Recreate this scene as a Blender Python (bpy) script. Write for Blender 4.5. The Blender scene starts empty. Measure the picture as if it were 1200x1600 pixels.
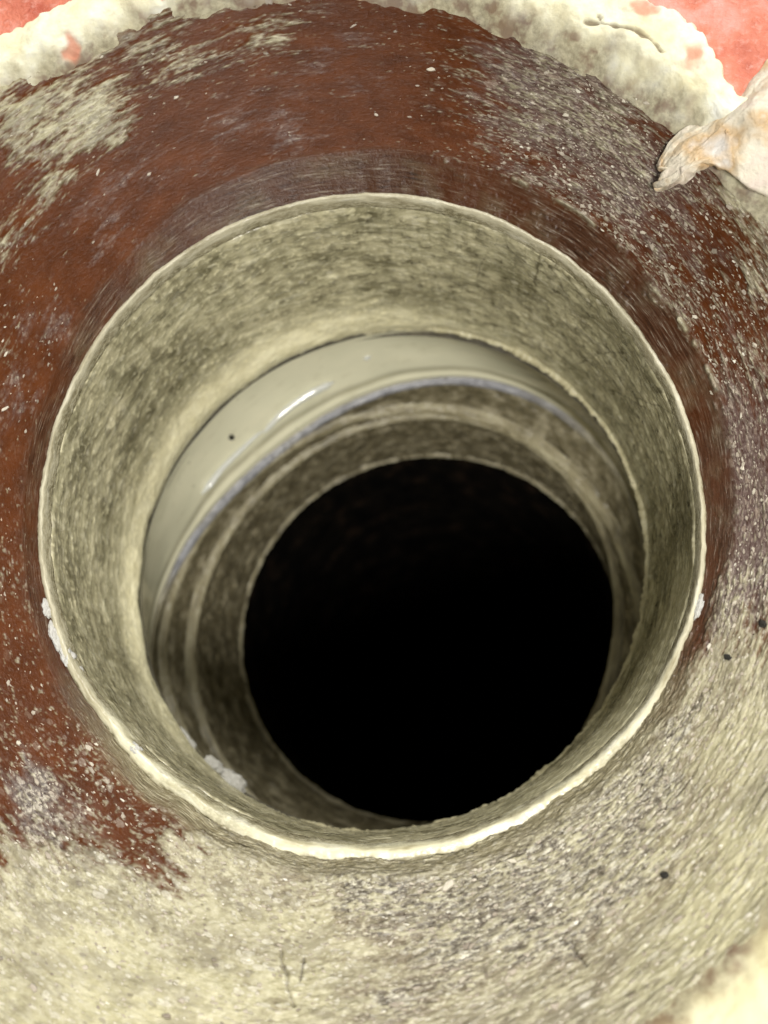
import bpy, bmesh, math, random
import numpy as np
from mathutils import Matrix, Vector

S = 0.055                      # metres per unit: inner radius of the pipe mouth
scene = bpy.context.scene
COL = scene.collection

# ---------------------------------------------------------------- camera
cam_d = bpy.data.cameras.new("camera")
cam_o = bpy.data.objects.new("camera", cam_d)
COL.objects.link(cam_o)
scene.camera = cam_o
cam_d.sensor_fit = 'VERTICAL'
cam_d.sensor_height = 24.0
cam_d.sensor_width = 18.0
cam_d.lens = 27.0
cam_d.clip_start = 0.002
cam_d.clip_end = 60.0
right = Vector((0.99294, 0.03065, -0.11457)).normalized()
fwd = Vector((-0.1186, 0.25663, -0.95921)).normalized()
up = right.cross(fwd).normalized()
right = fwd.cross(up).normalized()
loc = Vector((0.4774, -0.8902, 3.2543)) * S
cam_o.matrix_world = Matrix(((right.x, up.x, -fwd.x, loc.x),
                             (right.y, up.y, -fwd.y, loc.y),
                             (right.z, up.z, -fwd.z, loc.z),
                             (0, 0, 0, 1)))
cam_d.dof.use_dof = True
cam_d.dof.focus_distance = 3.38 * S
cam_d.dof.aperture_fstop = 11.0

# ---------------------------------------------------------------- world and lamps
world = bpy.data.worlds.new("World")
scene.world = world
world.use_nodes = True
wb = world.node_tree.nodes["Background"]
wb.inputs[0].default_value = (0.95, 0.98, 1.0, 1)
wb.inputs[1].default_value = 0.16

def area_lamp(name, pos, target, size, power, color):
    d = bpy.data.lights.new(name, 'AREA')
    d.shape = 'DISK'
    d.size = size
    d.energy = power
    d.color = color
    o = bpy.data.objects.new(name, d)
    COL.objects.link(o)
    o.location = pos
    o.rotation_euler = (Vector(target) - Vector(pos)).to_track_quat('-Z', 'Y').to_euler()
    return o

area_lamp("ceiling_lamp", (0.34, 0.82, 0.72), (0, 0, 0), 0.40, 11.5, (1.0, 0.98, 0.94))
area_lamp("hand_torch", (0.07, -0.20, 0.40), (0, 0, -0.03), 0.085, 2.3, (1.0, 0.97, 0.92))

scene.cycles.max_bounces = 7
scene.cycles.diffuse_bounces = 3
scene.cycles.use_adaptive_sampling = True
scene.cycles.adaptive_threshold = 0.03
scene.view_settings.view_transform = 'Standard'
scene.view_settings.look = 'None'
scene.view_settings.exposure = 0.0
scene.view_settings.gamma = 1.0
scene.view_settings.use_curve_mapping = False

# ---------------------------------------------------------------- noise in numpy
_rng = np.random.default_rng(11)
_G = _rng.normal(size=(32, 32, 32, 3)).astype(np.float32)
_G /= np.linalg.norm(_G, axis=-1, keepdims=True)

def gnoise(x, y, z):
    """gradient noise, roughly -1..1"""
    x, y, z = [np.asarray(a, np.float32) for a in np.broadcast_arrays(x, y, z)]
    xi, yi, zi = np.floor(x).astype(np.int32), np.floor(y).astype(np.int32), np.floor(z).astype(np.int32)
    xf, yf, zf = x - xi, y - yi, z - zi
    sx, sy, sz = [t * t * t * (t * (t * 6 - 15) + 10) for t in (xf, yf, zf)]
    out = np.zeros_like(x)
    for dx in (0, 1):
        wx = sx if dx else 1 - sx
        for dy in (0, 1):
            wy = sy if dy else 1 - sy
            for dz in (0, 1):
                wz = sz if dz else 1 - sz
                g = _G[(xi + dx) & 31, (yi + dy) & 31, (zi + dz) & 31]
                out += wx * wy * wz * (g[..., 0] * (xf - dx) + g[..., 1] * (yf - dy) + g[..., 2] * (zf - dz))
    return out * 1.7

def fbm(x, y, z, octaves=3, gain=0.5):
    a, f, o = 1.0, 1.0, 0.0
    for k in range(octaves):
        o = o + a * gnoise(x * f + 3.7 * k, y * f + 8.1 * k, z * f + 5.3 * k)
        a *= gain
        f *= 2.03
    return o

def sstep(a, b, x):
    t = np.clip((x - a) / (b - a), 0, 1)
    return t * t * (3 - 2 * t)

def fourier(c, th):
    o = c[0] + c[1] * np.cos(th) + c[2] * np.sin(th)
    if len(c) > 3:
        o = o + c[3] * np.cos(2 * th) + c[4] * np.sin(2 * th)
    return o

def blobs(L, X, Y):
    o = np.zeros_like(X)
    for bx, by, br, w in L:
        m = (np.abs(X - bx) < 2.6 * br) & (np.abs(Y - by) < 2.6 * br)
        o[m] += w * np.exp(-((X[m] - bx) ** 2 + (Y[m] - by) ** 2) / (br * br))
    return o

# ---------------------------------------------------------------- objects
def tag(o, label, cat, group=None):
    o["label"] = label
    o["category"] = cat
    if group:
        o["group"] = group
    return o

def empty(name, pos, label, cat):
    o = bpy.data.objects.new(name, None)
    COL.objects.link(o)
    o.location = Vector(pos) * S
    o.empty_display_size = 0.01
    return tag(o, label, cat)

def link(name, me, mat, parent=None, kind=None):
    o = bpy.data.objects.new(name, me)
    COL.objects.link(o)
    if mat is not None and not me.materials:
        me.materials.append(mat)
    if parent is not None:
        o.parent = parent
        p = parent
        off = Vector((0, 0, 0))
        while p is not None:
            off += p.location
            p = p.parent
        o.location = -off
    if kind:
        o["kind"] = kind
    return o

def mesh_from(name, V, F, attrs=None, smooth=True):
    """V (n,3) in units, F (m,k) faces"""
    me = bpy.data.meshes.new(name)
    V = np.ascontiguousarray(V, np.float32) * np.float32(S)
    F = np.ascontiguousarray(F, np.int32)
    m, k = F.shape
    me.vertices.add(len(V))
    me.vertices.foreach_set("co", V.ravel())
    me.loops.add(m * k)
    me.loops.foreach_set("vertex_index", F.ravel())
    me.polygons.add(m)
    me.polygons.foreach_set("loop_start", np.arange(0, m * k, k, dtype=np.int32))
    me.update(calc_edges=True)
    me.polygons.foreach_set("use_smooth", np.full(m, smooth))
    for n, a in (attrs or {}).items():
        a = np.ascontiguousarray(a, np.float32)
        if a.ndim == 2:
            at = me.attributes.new(n, 'FLOAT_VECTOR', 'POINT')
            at.data.foreach_set("vector", a.ravel())
        else:
            at = me.attributes.new(n, 'FLOAT', 'POINT')
            at.data.foreach_set("value", a.ravel())
    me.update()
    return me

def grid_faces(nt, ns, closed=True):
    i = np.arange(nt if closed else nt - 1)[:, None]
    j = np.arange(ns - 1)[None, :]
    i2 = (i + 1) % nt
    a, b, c, d = i * ns + j, i2 * ns + j, i2 * ns + j + 1, i * ns + j + 1
    a, b, c, d = np.broadcast_arrays(a, b, c, d)
    return np.stack([a, b, c, d], -1).reshape(-1, 4)

def normals(P, closed=True):
    if closed:
        du = np.roll(P, -1, 0) - np.roll(P, 1, 0)
    else:
        du = np.gradient(P, axis=0)
    dv = np.gradient(P, axis=1)
    n = np.cross(du, dv)
    return n / (np.linalg.norm(n, axis=-1, keepdims=True) + 1e-12)

class Loft:
    """surface of revolution-like sheet: theta x s grid, displaced along its normal"""
    def __init__(self, nt, s, rf, zf, flip=False):
        th = np.linspace(0, 2 * np.pi, nt, endpoint=False)[:, None]
        s = np.asarray(s, float)[None, :]
        self.th, self.s = np.broadcast_arrays(th, s)
        self.r, self.z = rf(self.th, self.s), zf(self.th, self.s)
        self.r, self.z = np.broadcast_to(self.r, self.th.shape), np.broadcast_to(self.z, self.th.shape)
        self.P = np.stack([self.r * np.cos(self.th), self.r * np.sin(self.th), self.z], -1)
        dl = np.sqrt(np.diff(self.r, axis=1) ** 2 + np.diff(self.z, axis=1) ** 2)
        l = np.concatenate([np.zeros((nt, 1)), np.cumsum(dl, 1)], 1)
        self.v = l.mean(0)[None, :] + 0 * l
        self.c, self.sn = np.cos(self.th), np.sin(self.th)
        self.flip = flip
        self.N = normals(self.P) * (1 if flip else -1)
        self.attrs = {}
    def n(self, ka, kv, octv=3, off=0.0, gain=0.5):
        return fbm(self.c * ka + off, self.sn * ka + off * 1.7, self.v * kv + off * 0.6, octv, gain)
    def displace(self, h):
        self.P = self.P + self.N * np.asarray(h)[..., None]
    def mesh(self, name):
        nt, ns = self.th.shape
        F = grid_faces(nt, ns)
        if not self.flip:
            F = F[:, ::-1]
        at = {"pc": np.stack([self.c, self.sn, self.v], -1).reshape(-1, 3)}
        for k, a in self.attrs.items():
            at[k] = np.broadcast_to(a, self.th.shape).reshape(-1)
        return mesh_from(name, self.P.reshape(-1, 3), F, at)

# ---------------------------------------------------------------- material helper
class M:
    def __init__(self, name):
        self.m = bpy.data.materials.new(name)
        self.m.use_nodes = True
        self.t = self.m.node_tree
        self.b = self.t.nodes["Principled BSDF"]
    def node(self, kind, **kw):
        n = self.t.nodes.new(kind)
        for k, v in kw.items():
            setattr(n, k, v)
        return n
    def set(self, sock, v):
        if isinstance(v, bpy.types.NodeSocket):
            self.t.links.new(v, sock)
        else:
            sock.default_value = v if not (isinstance(v, tuple) and len(v) == 3 and sock.type == 'RGBA') else (*v, 1)
    def attr(self, name, vec=False):
        n = self.node("ShaderNodeAttribute", attribute_name=name)
        return n.outputs["Vector" if vec else "Fac"]
    def math(self, op, a, b=0.0, clamp=False):
        n = self.node("ShaderNodeMath", operation=op, use_clamp=clamp)
        self.set(n.inputs[0], a)
        self.set(n.inputs[1], b)
        return n.outputs[0]
    def pc(self, ka, kv, off=0.0):
        n = self.node("ShaderNodeMapping")
        self.set(n.inputs["Vector"], self.attr("pc", True))
        n.inputs["Scale"].default_value = (ka, ka, kv)
        n.inputs["Location"].default_value = (off, off * 1.3, off * 0.7)
        return n.outputs[0]
    def obj(self, k, off=0.0):
        c = self.node("ShaderNodeTexCoord")
        n = self.node("ShaderNodeMapping")
        self.set(n.inputs["Vector"], c.outputs["Object"])
        n.inputs["Scale"].default_value = (k / S, k / S, k / S)
        n.inputs["Location"].default_value = (off, off, off)
        return n.outputs[0]
    def noise(self, vec, detail=3.0, rough=0.55, dist=0.0):
        n = self.node("ShaderNodeTexNoise")
        self.set(n.inputs["Vector"], vec)
        n.inputs["Scale"].default_value = 1.0
        n.inputs["Detail"].default_value = detail
        n.inputs["Roughness"].default_value = rough
        n.inputs["Distortion"].default_value = dist
        return n.outputs["Fac"]
    def chips(self, vec, keep, size):
        """crisp scattered chips: some cells of a Voronoi pattern, trimmed to blobs"""
        v = self.node("ShaderNodeTexVoronoi")
        self.set(v.inputs["Vector"], vec)
        v.inputs["Scale"].default_value = 1.0
        v.inputs["Randomness"].default_value = 1.0
        sep = self.node("ShaderNodeSeparateColor")
        self.set(sep.inputs[0], v.outputs["Color"])
        on = self.math('GREATER_THAN', sep.outputs[0], 1.0 - keep)
        lim = self.math('MULTIPLY', sep.outputs[1], size)
        inside = self.math('MULTIPLY', self.math('SUBTRACT', lim, v.outputs["Distance"]), 14.0, True)
        return self.math('MULTIPLY', on, inside)
    def ramp(self, fac, stops):
        n = self.node("ShaderNodeValToRGB")
        e = n.color_ramp.elements
        while len(e) < len(stops):
            e.new(0.5)
        for k, (p, c) in zip(e, stops):
            k.position = p
            k.color = (*c, 1) if isinstance(c, tuple) else (c, c, c, 1)
        self.set(n.inputs[0], fac)
        return n.outputs[0]
    def mix(self, f, a, b):
        n = self.node("ShaderNodeMix", data_type='RGBA')
        self.set(n.inputs[0], f)
        self.set(n.inputs[6], a)
        self.set(n.inputs[7], b)
        return n.outputs[2]
    def bump(self, h, dist, strength=1.0, normal=None):
        n = self.node("ShaderNodeBump")
        n.inputs["Strength"].default_value = strength
        n.inputs["Distance"].default_value = dist * S
        self.set(n.inputs["Height"], h)
        if normal is not None:
            self.set(n.inputs["Normal"], normal)
        return n.outputs[0]
    def done(self, color, rough=0.5, normal=None, **kw):
        self.set(self.b.inputs["Base Color"], color)
        self.set(self.b.inputs["Roughness"], rough)
        if normal is not None:
            self.set(self.b.inputs["Normal"], normal)
        for k, v in kw.items():
            self.set(self.b.inputs[k.replace("_", " ")], v)
        return self.m

# ---------------------------------------------------------------- where scale, grey deposit with painted sheen and yellowing sit on the collar (x, y, radius, weight)
DEP = [(-1.141,1.012,0.064,0.33), (-1.077,1.050,0.064,0.33), (-1.012,1.086,0.064,0.33), (-0.946,1.122,0.064,0.33), (-0.878,1.158,0.064,0.33), (-0.809,1.192,0.064,0.33), (-0.829,1.181,0.055,0.26), (-0.751,1.220,0.055,0.26), (-0.673,1.256,0.055,0.26), (-0.594,1.292,0.055,0.26), (-0.514,1.324,0.055,0.26), (-1.139,0.775,0.064,0.38), (-1.097,0.836,0.064,0.38), (-1.054,0.893,0.064,0.38), (-1.009,0.950,0.064,0.38), (-1.009,0.950,0.036,0.36), (-0.969,0.988,0.036,0.36), (-0.927,1.024,0.036,0.36), (-0.885,1.060,0.036,0.36), (-1.130,1.149,0.079,0.40), (-1.068,1.182,0.079,0.40), (-1.004,1.212,0.079,0.40), (-0.940,1.243,0.079,0.40), (-0.874,1.272,0.079,0.40), (-0.872,1.288,0.070,0.31), (-0.807,1.313,0.070,0.31), (-0.740,1.336,0.070,0.31), (-0.672,1.359,0.070,0.31), (-0.604,1.380,0.070,0.31), (-0.604,1.380,0.059,0.22), (-0.534,1.398,0.059,0.22), (-0.464,1.414,0.059,0.22), (-0.393,1.429,0.059,0.22), (-0.321,1.443,0.059,0.22), (-0.250,1.455,0.059,0.22), (-0.796,1.144,0.027,0.22), (-0.737,1.174,0.027,0.22), (-0.678,1.202,0.027,0.22), (-0.619,1.229,0.027,0.22), (-0.997,1.097,0.032,0.22), (-0.933,1.130,0.032,0.22), (-0.867,1.159,0.032,0.22), (-0.250,1.448,0.125,0.40), (0.064,1.428,0.143,0.45), (0.257,1.349,0.107,0.35), (0.525,1.263,0.125,0.42), (0.692,1.122,0.125,0.36), (0.835,1.073,0.107,0.36), (0.371,1.164,0.161,0.20), (0.639,0.940,0.214,0.16), (0.823,0.766,0.250,0.18), (0.996,0.603,0.232,0.18), (1.129,0.817,0.107,0.90), (1.147,0.613,0.080,0.80), (1.123,0.377,0.107,0.30), (1.129,0.017,0.143,0.10), (1.073,-0.192,0.143,0.25), (1.105,-0.374,0.161,0.45), (0.981,-0.434,0.107,0.30), (1.027,-0.610,0.196,0.70), (0.873,-0.657,0.125,0.40), (1.062,-0.819,0.232,1.20), (0.871,-0.870,0.250,0.70), (0.668,-0.909,0.143,0.40), (0.979,-1.071,0.250,1.20), (0.734,-1.102,0.232,0.80), (0.550,-1.069,0.143,0.45), (0.454,-1.220,0.232,0.95), (0.635,-1.287,0.214,1.10), (0.259,-1.204,0.196,0.85), (0.205,-1.345,0.196,0.90), (0.048,-1.125,0.161,0.75), (-0.086,-1.249,0.196,1.00), (-0.199,-1.103,0.125,0.70), (-0.324,-1.228,0.196,1.00), (-0.440,-1.345,0.250,1.10), (-0.659,-1.235,0.214,1.10), (-0.823,-1.148,0.161,1.00), (-0.735,-1.377,0.268,1.20), (-0.049,-1.373,0.179,0.90), (-0.558,-1.143,0.107,0.50), (-0.332,-1.008,0.089,0.45), (-0.819,-1.005,0.089,0.40), (0.913,-1.287,0.214,1.20), (-0.245,-0.955,0.089,0.50), (-0.430,-0.893,0.071,0.30), (-0.532,-0.774,0.214,0.12), (-0.859,-0.693,0.179,0.15), (-1.010,-0.226,0.143,0.10), (-1.106,0.457,0.054,0.40)]
FILM_SHEEN = [(1.137,0.268,0.125,0.50), (1.127,-0.019,0.143,0.70), (1.105,-0.160,0.125,0.60), (0.988,-0.327,0.107,0.80), (0.791,-0.708,0.107,0.80), (0.620,-0.878,0.107,0.80), (0.385,-1.031,0.107,0.80), (0.449,1.307,0.161,0.70), (0.600,1.188,0.161,0.80), (0.747,1.046,0.161,0.70), (0.855,0.956,0.125,0.60), (0.448,1.057,0.161,0.30), (-0.137,1.385,0.107,0.40), (-0.329,1.206,0.107,0.50), (-0.650,1.103,0.107,0.30), (-0.850,0.942,0.107,0.50), (-1.027,0.624,0.125,0.50), (-1.092,0.300,0.107,0.50), (-0.857,-0.871,0.098,1.00), (-0.771,-0.954,0.107,0.50), (-0.423,-0.995,0.143,0.40), (0.894,0.680,0.214,0.40), (0.975,0.860,0.143,0.30), (0.750,0.866,0.179,0.30), (1.077,0.460,0.143,0.40), (1.056,0.141,0.125,0.60), (1.033,-0.075,0.125,1.00), (1.053,-0.279,0.143,1.00), (1.118,0.128,0.107,0.40), (0.752,-0.825,0.196,0.90), (0.585,-0.975,0.179,1.00), (0.420,-1.106,0.196,1.00), (0.200,-1.087,0.179,1.00), (0.042,-1.062,0.125,0.80), (-0.152,-1.035,0.107,0.80), (0.923,-0.607,0.107,0.70), (0.533,-1.144,0.107,0.60), (-0.520,0.294,0.107,0.20), (0.122,-1.323,0.071,0.90), (0.265,-1.288,0.089,0.70), (-0.177,-1.378,0.071,0.70), (0.866,-0.741,0.107,0.80), (0.665,-0.972,0.161,0.90)]
YEL = [(-0.680,-1.363,0.196,1.00), (-0.490,-1.387,0.161,0.80), (-0.122,-1.236,0.161,0.60), (-0.262,-1.354,0.143,0.50), (0.993,-0.942,0.196,0.70), (0.905,-1.118,0.196,0.70), (1.010,-1.240,0.143,1.00), (1.057,-0.741,0.143,0.60), (0.783,-1.222,0.161,0.40), (-1.055,1.028,0.107,0.50), (-1.014,0.880,0.107,0.50), (-1.036,1.248,0.143,0.60)]
CLEAN = [(-0.060,1.344,0.232,0.60), (-0.486,1.215,0.161,0.40), (-0.500,1.050,0.250,0.50), (-0.842,0.803,0.214,0.50), (0.054,1.214,0.250,0.50), (0.977,0.777,0.071,0.50), (1.044,0.675,0.071,0.60), (-0.903,0.468,0.214,0.40), (-1.022,0.052,0.143,0.30), (-0.750,-0.832,0.161,0.30), (-0.625,-1.017,0.143,0.40), (-0.908,-0.603,0.161,0.25), (-0.497,-1.063,0.071,0.40), (1.108,0.521,0.054,0.40), (0.978,0.269,0.089,0.40), (-0.454,-0.824,0.107,0.30)]
FLECK = [(0.543,1.229,0.250,0.70), (0.748,1.014,0.214,0.60), (-0.859,-0.693,0.214,0.60), (-0.524,-0.861,0.268,0.60), (-0.999,-0.323,0.179,0.50), (-0.771,-0.954,0.214,0.60), (0.823,0.766,0.286,0.50), (1.029,0.507,0.214,0.60), (0.977,0.195,0.143,0.40), (0.639,0.973,0.250,0.40), (0.255,1.242,0.268,0.25), (-1.040,0.385,0.214,0.30), (-1.013,-0.029,0.179,0.40), (-0.628,-0.741,0.143,0.40), (1.065,-0.044,0.179,0.60)]

# ---------------------------------------------------------------- materials
def mat_collar():
    m = M("glazed_brown_with_scale")
    dep, film_sheen, yel = m.attr("dep"), m.attr("film_sheen"), m.attr("yel")
    n1 = m.noise(m.pc(10, 18), 3, 0.6)
    n2 = m.noise(m.pc(62, 120, 4.0), 4, 0.70, 0.3)
    n3 = m.noise(m.pc(5, 8, 9.0), 3, 0.5)
    n4 = m.noise(m.pc(120, 330, 2.0), 2, 0.6)
    n5 = m.noise(m.pc(30, 72, 6.0), 3, 0.66)
    n6 = m.noise(m.pc(9, 22, 3.0), 3, 0.62, 0.3)
    brown = m.mix(m.ramp(n1, [(0.3, 0.0), (0.7, 1.0)]), (0.060, 0.0162, 0.0030), (0.104, 0.0300, 0.0070))
    brown = m.mix(m.math('MULTIPLY', m.ramp(n2, [(0.54, 0.0), (0.74, 1.0)]), 0.22), brown, (0.20, 0.090, 0.042))
    brown = m.mix(m.math('MULTIPLY', m.ramp(n4, [(0.64, 0.0), (0.78, 1.0)]), 0.22), brown, (0.34, 0.23, 0.16))
    filmc = m.ramp(n2, [(0.32, (0.046, 0.028, 0.021)), (0.47, (0.115, 0.080, 0.072)), (0.60, (0.20, 0.155, 0.135)), (0.72, (0.52, 0.46, 0.38))])
    filmg = m.ramp(n2, [(0.36, (0.030, 0.025, 0.020)), (0.46, (0.105, 0.092, 0.073)), (0.54, (0.21, 0.19, 0.145)), (0.65, (0.68, 0.645, 0.50))])
    filmc = m.mix(m.attr('grey'), filmc, filmg)
    col = m.mix(film_sheen, brown, filmc)
    olive = m.ramp(n2, [(0.34, (0.070, 0.058, 0.036)), (0.45, (0.25, 0.22, 0.14)), (0.55, (0.38, 0.345, 0.220)), (0.67, (0.68, 0.645, 0.47))])
    yellow = m.ramp(n2, [(0.30, (0.22, 0.19, 0.085)), (0.46, (0.44, 0.405, 0.225)), (0.58, (0.54, 0.50, 0.30)), (0.74, (0.78, 0.76, 0.56))])
    depc = m.mix(yel, olive, yellow)
    depc = m.mix(m.math('MULTIPLY', m.ramp(n3, [(0.46, 0.0), (0.60, 1.0)]), 0.45), depc, (0.215, 0.180, 0.125))
    depc = m.mix(m.math('MULTIPLY', m.ramp(n6, [(0.49, 0.0), (0.60, 1.0)]), 0.70), depc, (0.155, 0.130, 0.090))
    depc = m.mix(m.math('MULTIPLY', m.ramp(n6, [(0.36, 1.0), (0.46, 0.0)]), 0.50), depc, (0.56, 0.52, 0.345))
    depc = m.mix(m.math('MULTIPLY', m.ramp(n5, [(0.56, 0.0), (0.68, 1.0)]), 0.65), depc, (0.64, 0.60, 0.42))
    broad = m.ramp(m.noise(m.pc(3.2, 6.5, 12.0), 3, 0.55), [(0.36, (0.22, 0.195, 0.135)), (0.50, (0.38, 0.35, 0.22)), (0.64, (0.50, 0.46, 0.30))])
    depc = m.mix(m.math('ADD', 0.30, m.math('MULTIPLY', yel, 0.22)), depc, broad)
    col = m.mix(dep, col, depc)
    c1 = m.chips(m.pc(34, 74, 1.0), 0.22, 0.62)
    c2 = m.chips(m.pc(72, 140, 5.0), 0.25, 0.62)
    rough_zone = m.math('ADD', m.math('MULTIPLY', m.math('MAXIMUM', film_sheen, dep), 0.75), m.math('MULTIPLY', m.attr('fleck'), 0.35), True)
    chip = m.math('MULTIPLY', m.math('MAXIMUM', c1, c2), rough_zone)
    pit = m.math('MULTIPLY', m.chips(m.pc(48, 90, 8.0), 0.16, 0.55), m.math('MAXIMUM', film_sheen, dep))
    col = m.mix(m.math('MULTIPLY', chip, 0.62), col, m.mix(m.attr('grey'), m.ramp(n4, [(0.35, (0.26, 0.19, 0.14)), (0.65, (0.52, 0.43, 0.33))]), m.ramp(n4, [(0.35, (0.46, 0.42, 0.32)), (0.65, (0.78, 0.75, 0.64))])))
    col = m.mix(m.math('MULTIPLY', pit, 0.45), col, (0.10, 0.075, 0.055))
    st = m.noise(m.pc(12, 210), 3, 0.65)
    st2 = m.noise(m.pc(24, 380, 3.0), 3, 0.6)
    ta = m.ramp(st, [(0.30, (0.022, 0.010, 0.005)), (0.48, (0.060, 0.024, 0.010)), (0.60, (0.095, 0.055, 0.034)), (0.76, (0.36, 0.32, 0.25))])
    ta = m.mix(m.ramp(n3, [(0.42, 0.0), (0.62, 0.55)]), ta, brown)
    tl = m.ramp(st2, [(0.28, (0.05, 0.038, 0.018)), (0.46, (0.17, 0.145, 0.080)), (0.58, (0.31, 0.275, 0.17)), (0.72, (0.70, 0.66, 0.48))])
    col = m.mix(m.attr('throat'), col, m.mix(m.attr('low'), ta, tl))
    col = m.mix(m.attr('crack'), col, (0.035, 0.025, 0.015))
    rough = m.math('ADD', m.math('MULTIPLY', dep, 0.04), m.math('ADD', m.math('MULTIPLY', n2, 0.34), 0.14))
    h = m.math('ADD', m.math('ADD', n2, m.math('MULTIPLY', n4, 0.4)), m.math('MULTIPLY', n5, 0.5))
    h = m.math('ADD', h, m.math('SUBTRACT', m.math('MULTIPLY', chip, 0.5), m.math('MULTIPLY', pit, 0.4)))
    return m.done(col, rough, m.bump(h, 0.0045, 0.55), Specular_IOR_Level=m.math('ADD', m.math('MULTIPLY', m.math('MAXIMUM', dep, film_sheen), 0.30), 0.18))

def mat_lip():
    m = M("pale_scaled_lip")
    n1 = m.noise(m.pc(7, 48), 3, 0.55)
    n2 = m.noise(m.pc(60, 190, 3.0), 3, 0.62)
    n3 = m.noise(m.pc(5, 9, 7.0), 3, 0.55)
    col = m.ramp(n1, [(0.28, (0.26, 0.22, 0.13)), (0.45, (0.46, 0.42, 0.29)), (0.62, (0.60, 0.56, 0.41)), (0.8, (0.78, 0.76, 0.65))])
    lip_highlight = m.ramp(n1, [(0.28, (0.34, 0.30, 0.17)), (0.40, (0.60, 0.56, 0.37)), (0.54, (0.76, 0.73, 0.52)), (0.75, (0.85, 0.83, 0.70))])
    col = m.mix(m.attr("low"), col, lip_highlight)  # highlight on the near side of the lip, painted as a paler colour
    olive = m.ramp(n2, [(0.28, (0.10, 0.085, 0.045)), (0.5, (0.25, 0.22, 0.13)), (0.72, (0.60, 0.56, 0.40))])
    col = m.mix(m.attr('edge'), col, olive)
    col = m.mix(m.math('MULTIPLY', m.ramp(n3, [(0.52, 0.0), (0.66, 1.0)]), 0.45), col, olive)
    return m.done(col, m.math('ADD', m.math('MULTIPLY', n2, 0.30), 0.12), m.bump(m.math('ADD', n1, n2), 0.004, 0.45))

def mat_sleeve():
    m = M("olive_scaled_sleeve")
    n1 = m.noise(m.pc(6, 13), 5, 0.62, 0.8)
    n2 = m.noise(m.pc(15, 34, 3.0), 5, 0.66, 0.5)
    n3 = m.noise(m.pc(75, 100, 6.0), 3, 0.6)
    pale, dark = m.attr("pale"), m.attr("dark")
    base = m.ramp(n2, [(0.34, (0.12, 0.105, 0.052)), (0.45, (0.32, 0.29, 0.165)), (0.55, (0.50, 0.46, 0.295)), (0.66, (0.76, 0.72, 0.54))])
    tone = m.ramp(n1, [(0.36, (0.32, 0.30, 0.16)), (0.64, (0.70, 0.63, 0.39))])
    col = m.mix(0.45, base, tone)
    col = m.mix(0.16, col, (0.80, 0.76, 0.58))
    col = m.mix(m.math('MULTIPLY', m.ramp(n3, [(0.60, 0.0), (0.72, 1.0)]), 0.45), col, (0.62, 0.59, 0.45))
    n7 = m.noise(m.pc(3.2, 5.0, 2.0), 4, 0.6, 0.5)
    col = m.mix(m.math('MULTIPLY', m.ramp(n7, [(0.44, 0.0), (0.60, 1.0)]), 0.62), col, (0.15, 0.135, 0.068))
    run = m.noise(m.pc(34, 2.2, 9.0), 3, 0.6)
    col = m.mix(m.math('MULTIPLY', m.ramp(run, [(0.54, 0.0), (0.70, 1.0)]), 0.38), col, (0.14, 0.12, 0.060))
    col = m.mix(m.math('MULTIPLY', m.ramp(run, [(0.30, 1.0), (0.44, 0.0)]), 0.22), col, (0.66, 0.62, 0.46))
    c1 = m.chips(m.pc(30, 42, 1.0), 0.14, 0.5)
    col = m.mix(m.math('MULTIPLY', c1, 0.55), col, (0.62, 0.58, 0.44))
    col = m.mix(dark, col, (0.075, 0.064, 0.032))
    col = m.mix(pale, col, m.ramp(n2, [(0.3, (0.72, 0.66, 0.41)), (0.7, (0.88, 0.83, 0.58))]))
    return m.done(col, m.math('ADD', m.math('MULTIPLY', n2, 0.36), 0.06), m.bump(m.math('ADD', n2, m.math('MULTIPLY', n3, 0.6)), 0.0030, 0.45))

def mat_wet():
    m = M("wet_cream_pipe")
    n1 = m.noise(m.pc(4, 7), 3, 0.5)
    col = m.ramp(n1, [(0.35, (0.74, 0.72, 0.53)), (0.65, (0.80, 0.77, 0.57))])
    col = m.mix(m.attr("cream"), col, (0.74, 0.71, 0.52))
    n2 = m.noise(m.pc(5, 26, 3.0), 4, 0.6, 0.6)
    col = m.mix(m.attr("band"), col, m.ramp(n2, [(0.35, (0.10, 0.088, 0.045)), (0.55, (0.22, 0.195, 0.11)), (0.72, (0.42, 0.38, 0.25))]))
    col = m.mix(m.math('MULTIPLY', m.chips(m.pc(34, 34, 2.0), 0.05, 0.35), 0.5), col, (0.35, 0.32, 0.20))
    col = m.mix(m.math('MULTIPLY', m.ramp(m.noise(m.pc(9, 30, 5.0), 4, 0.65), [(0.55, 0.0), (0.72, 1.0)]), 0.30), col, (0.42, 0.38, 0.23))
    return m.done(col, m.math('ADD', m.math('MULTIPLY', n2, 0.25), 0.06), m.bump(n1, 0.006, 0.4), Coat_Weight=0.6, Coat_Roughness=0.06)

def mat_plain(name, stops, ka, kv, rough, bump=0.008, det=4, extra=None):
    m = M(name)
    n1 = m.noise(m.pc(ka, kv), det, 0.6)
    n2 = m.noise(m.pc(ka * 3, kv * 3, 5.0), 3, 0.6)
    col = m.ramp(n1, stops)
    if extra:
        col = m.mix(m.math('MULTIPLY', m.ramp(n2, [(0.60, 0.0), (0.72, 1.0)]), extra[0]), col, extra[1])
    return m.done(col, m.math('ADD', m.math('MULTIPLY', n2, 0.3), rough), m.bump(m.math('ADD', n1, n2), bump, 0.5))

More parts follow.
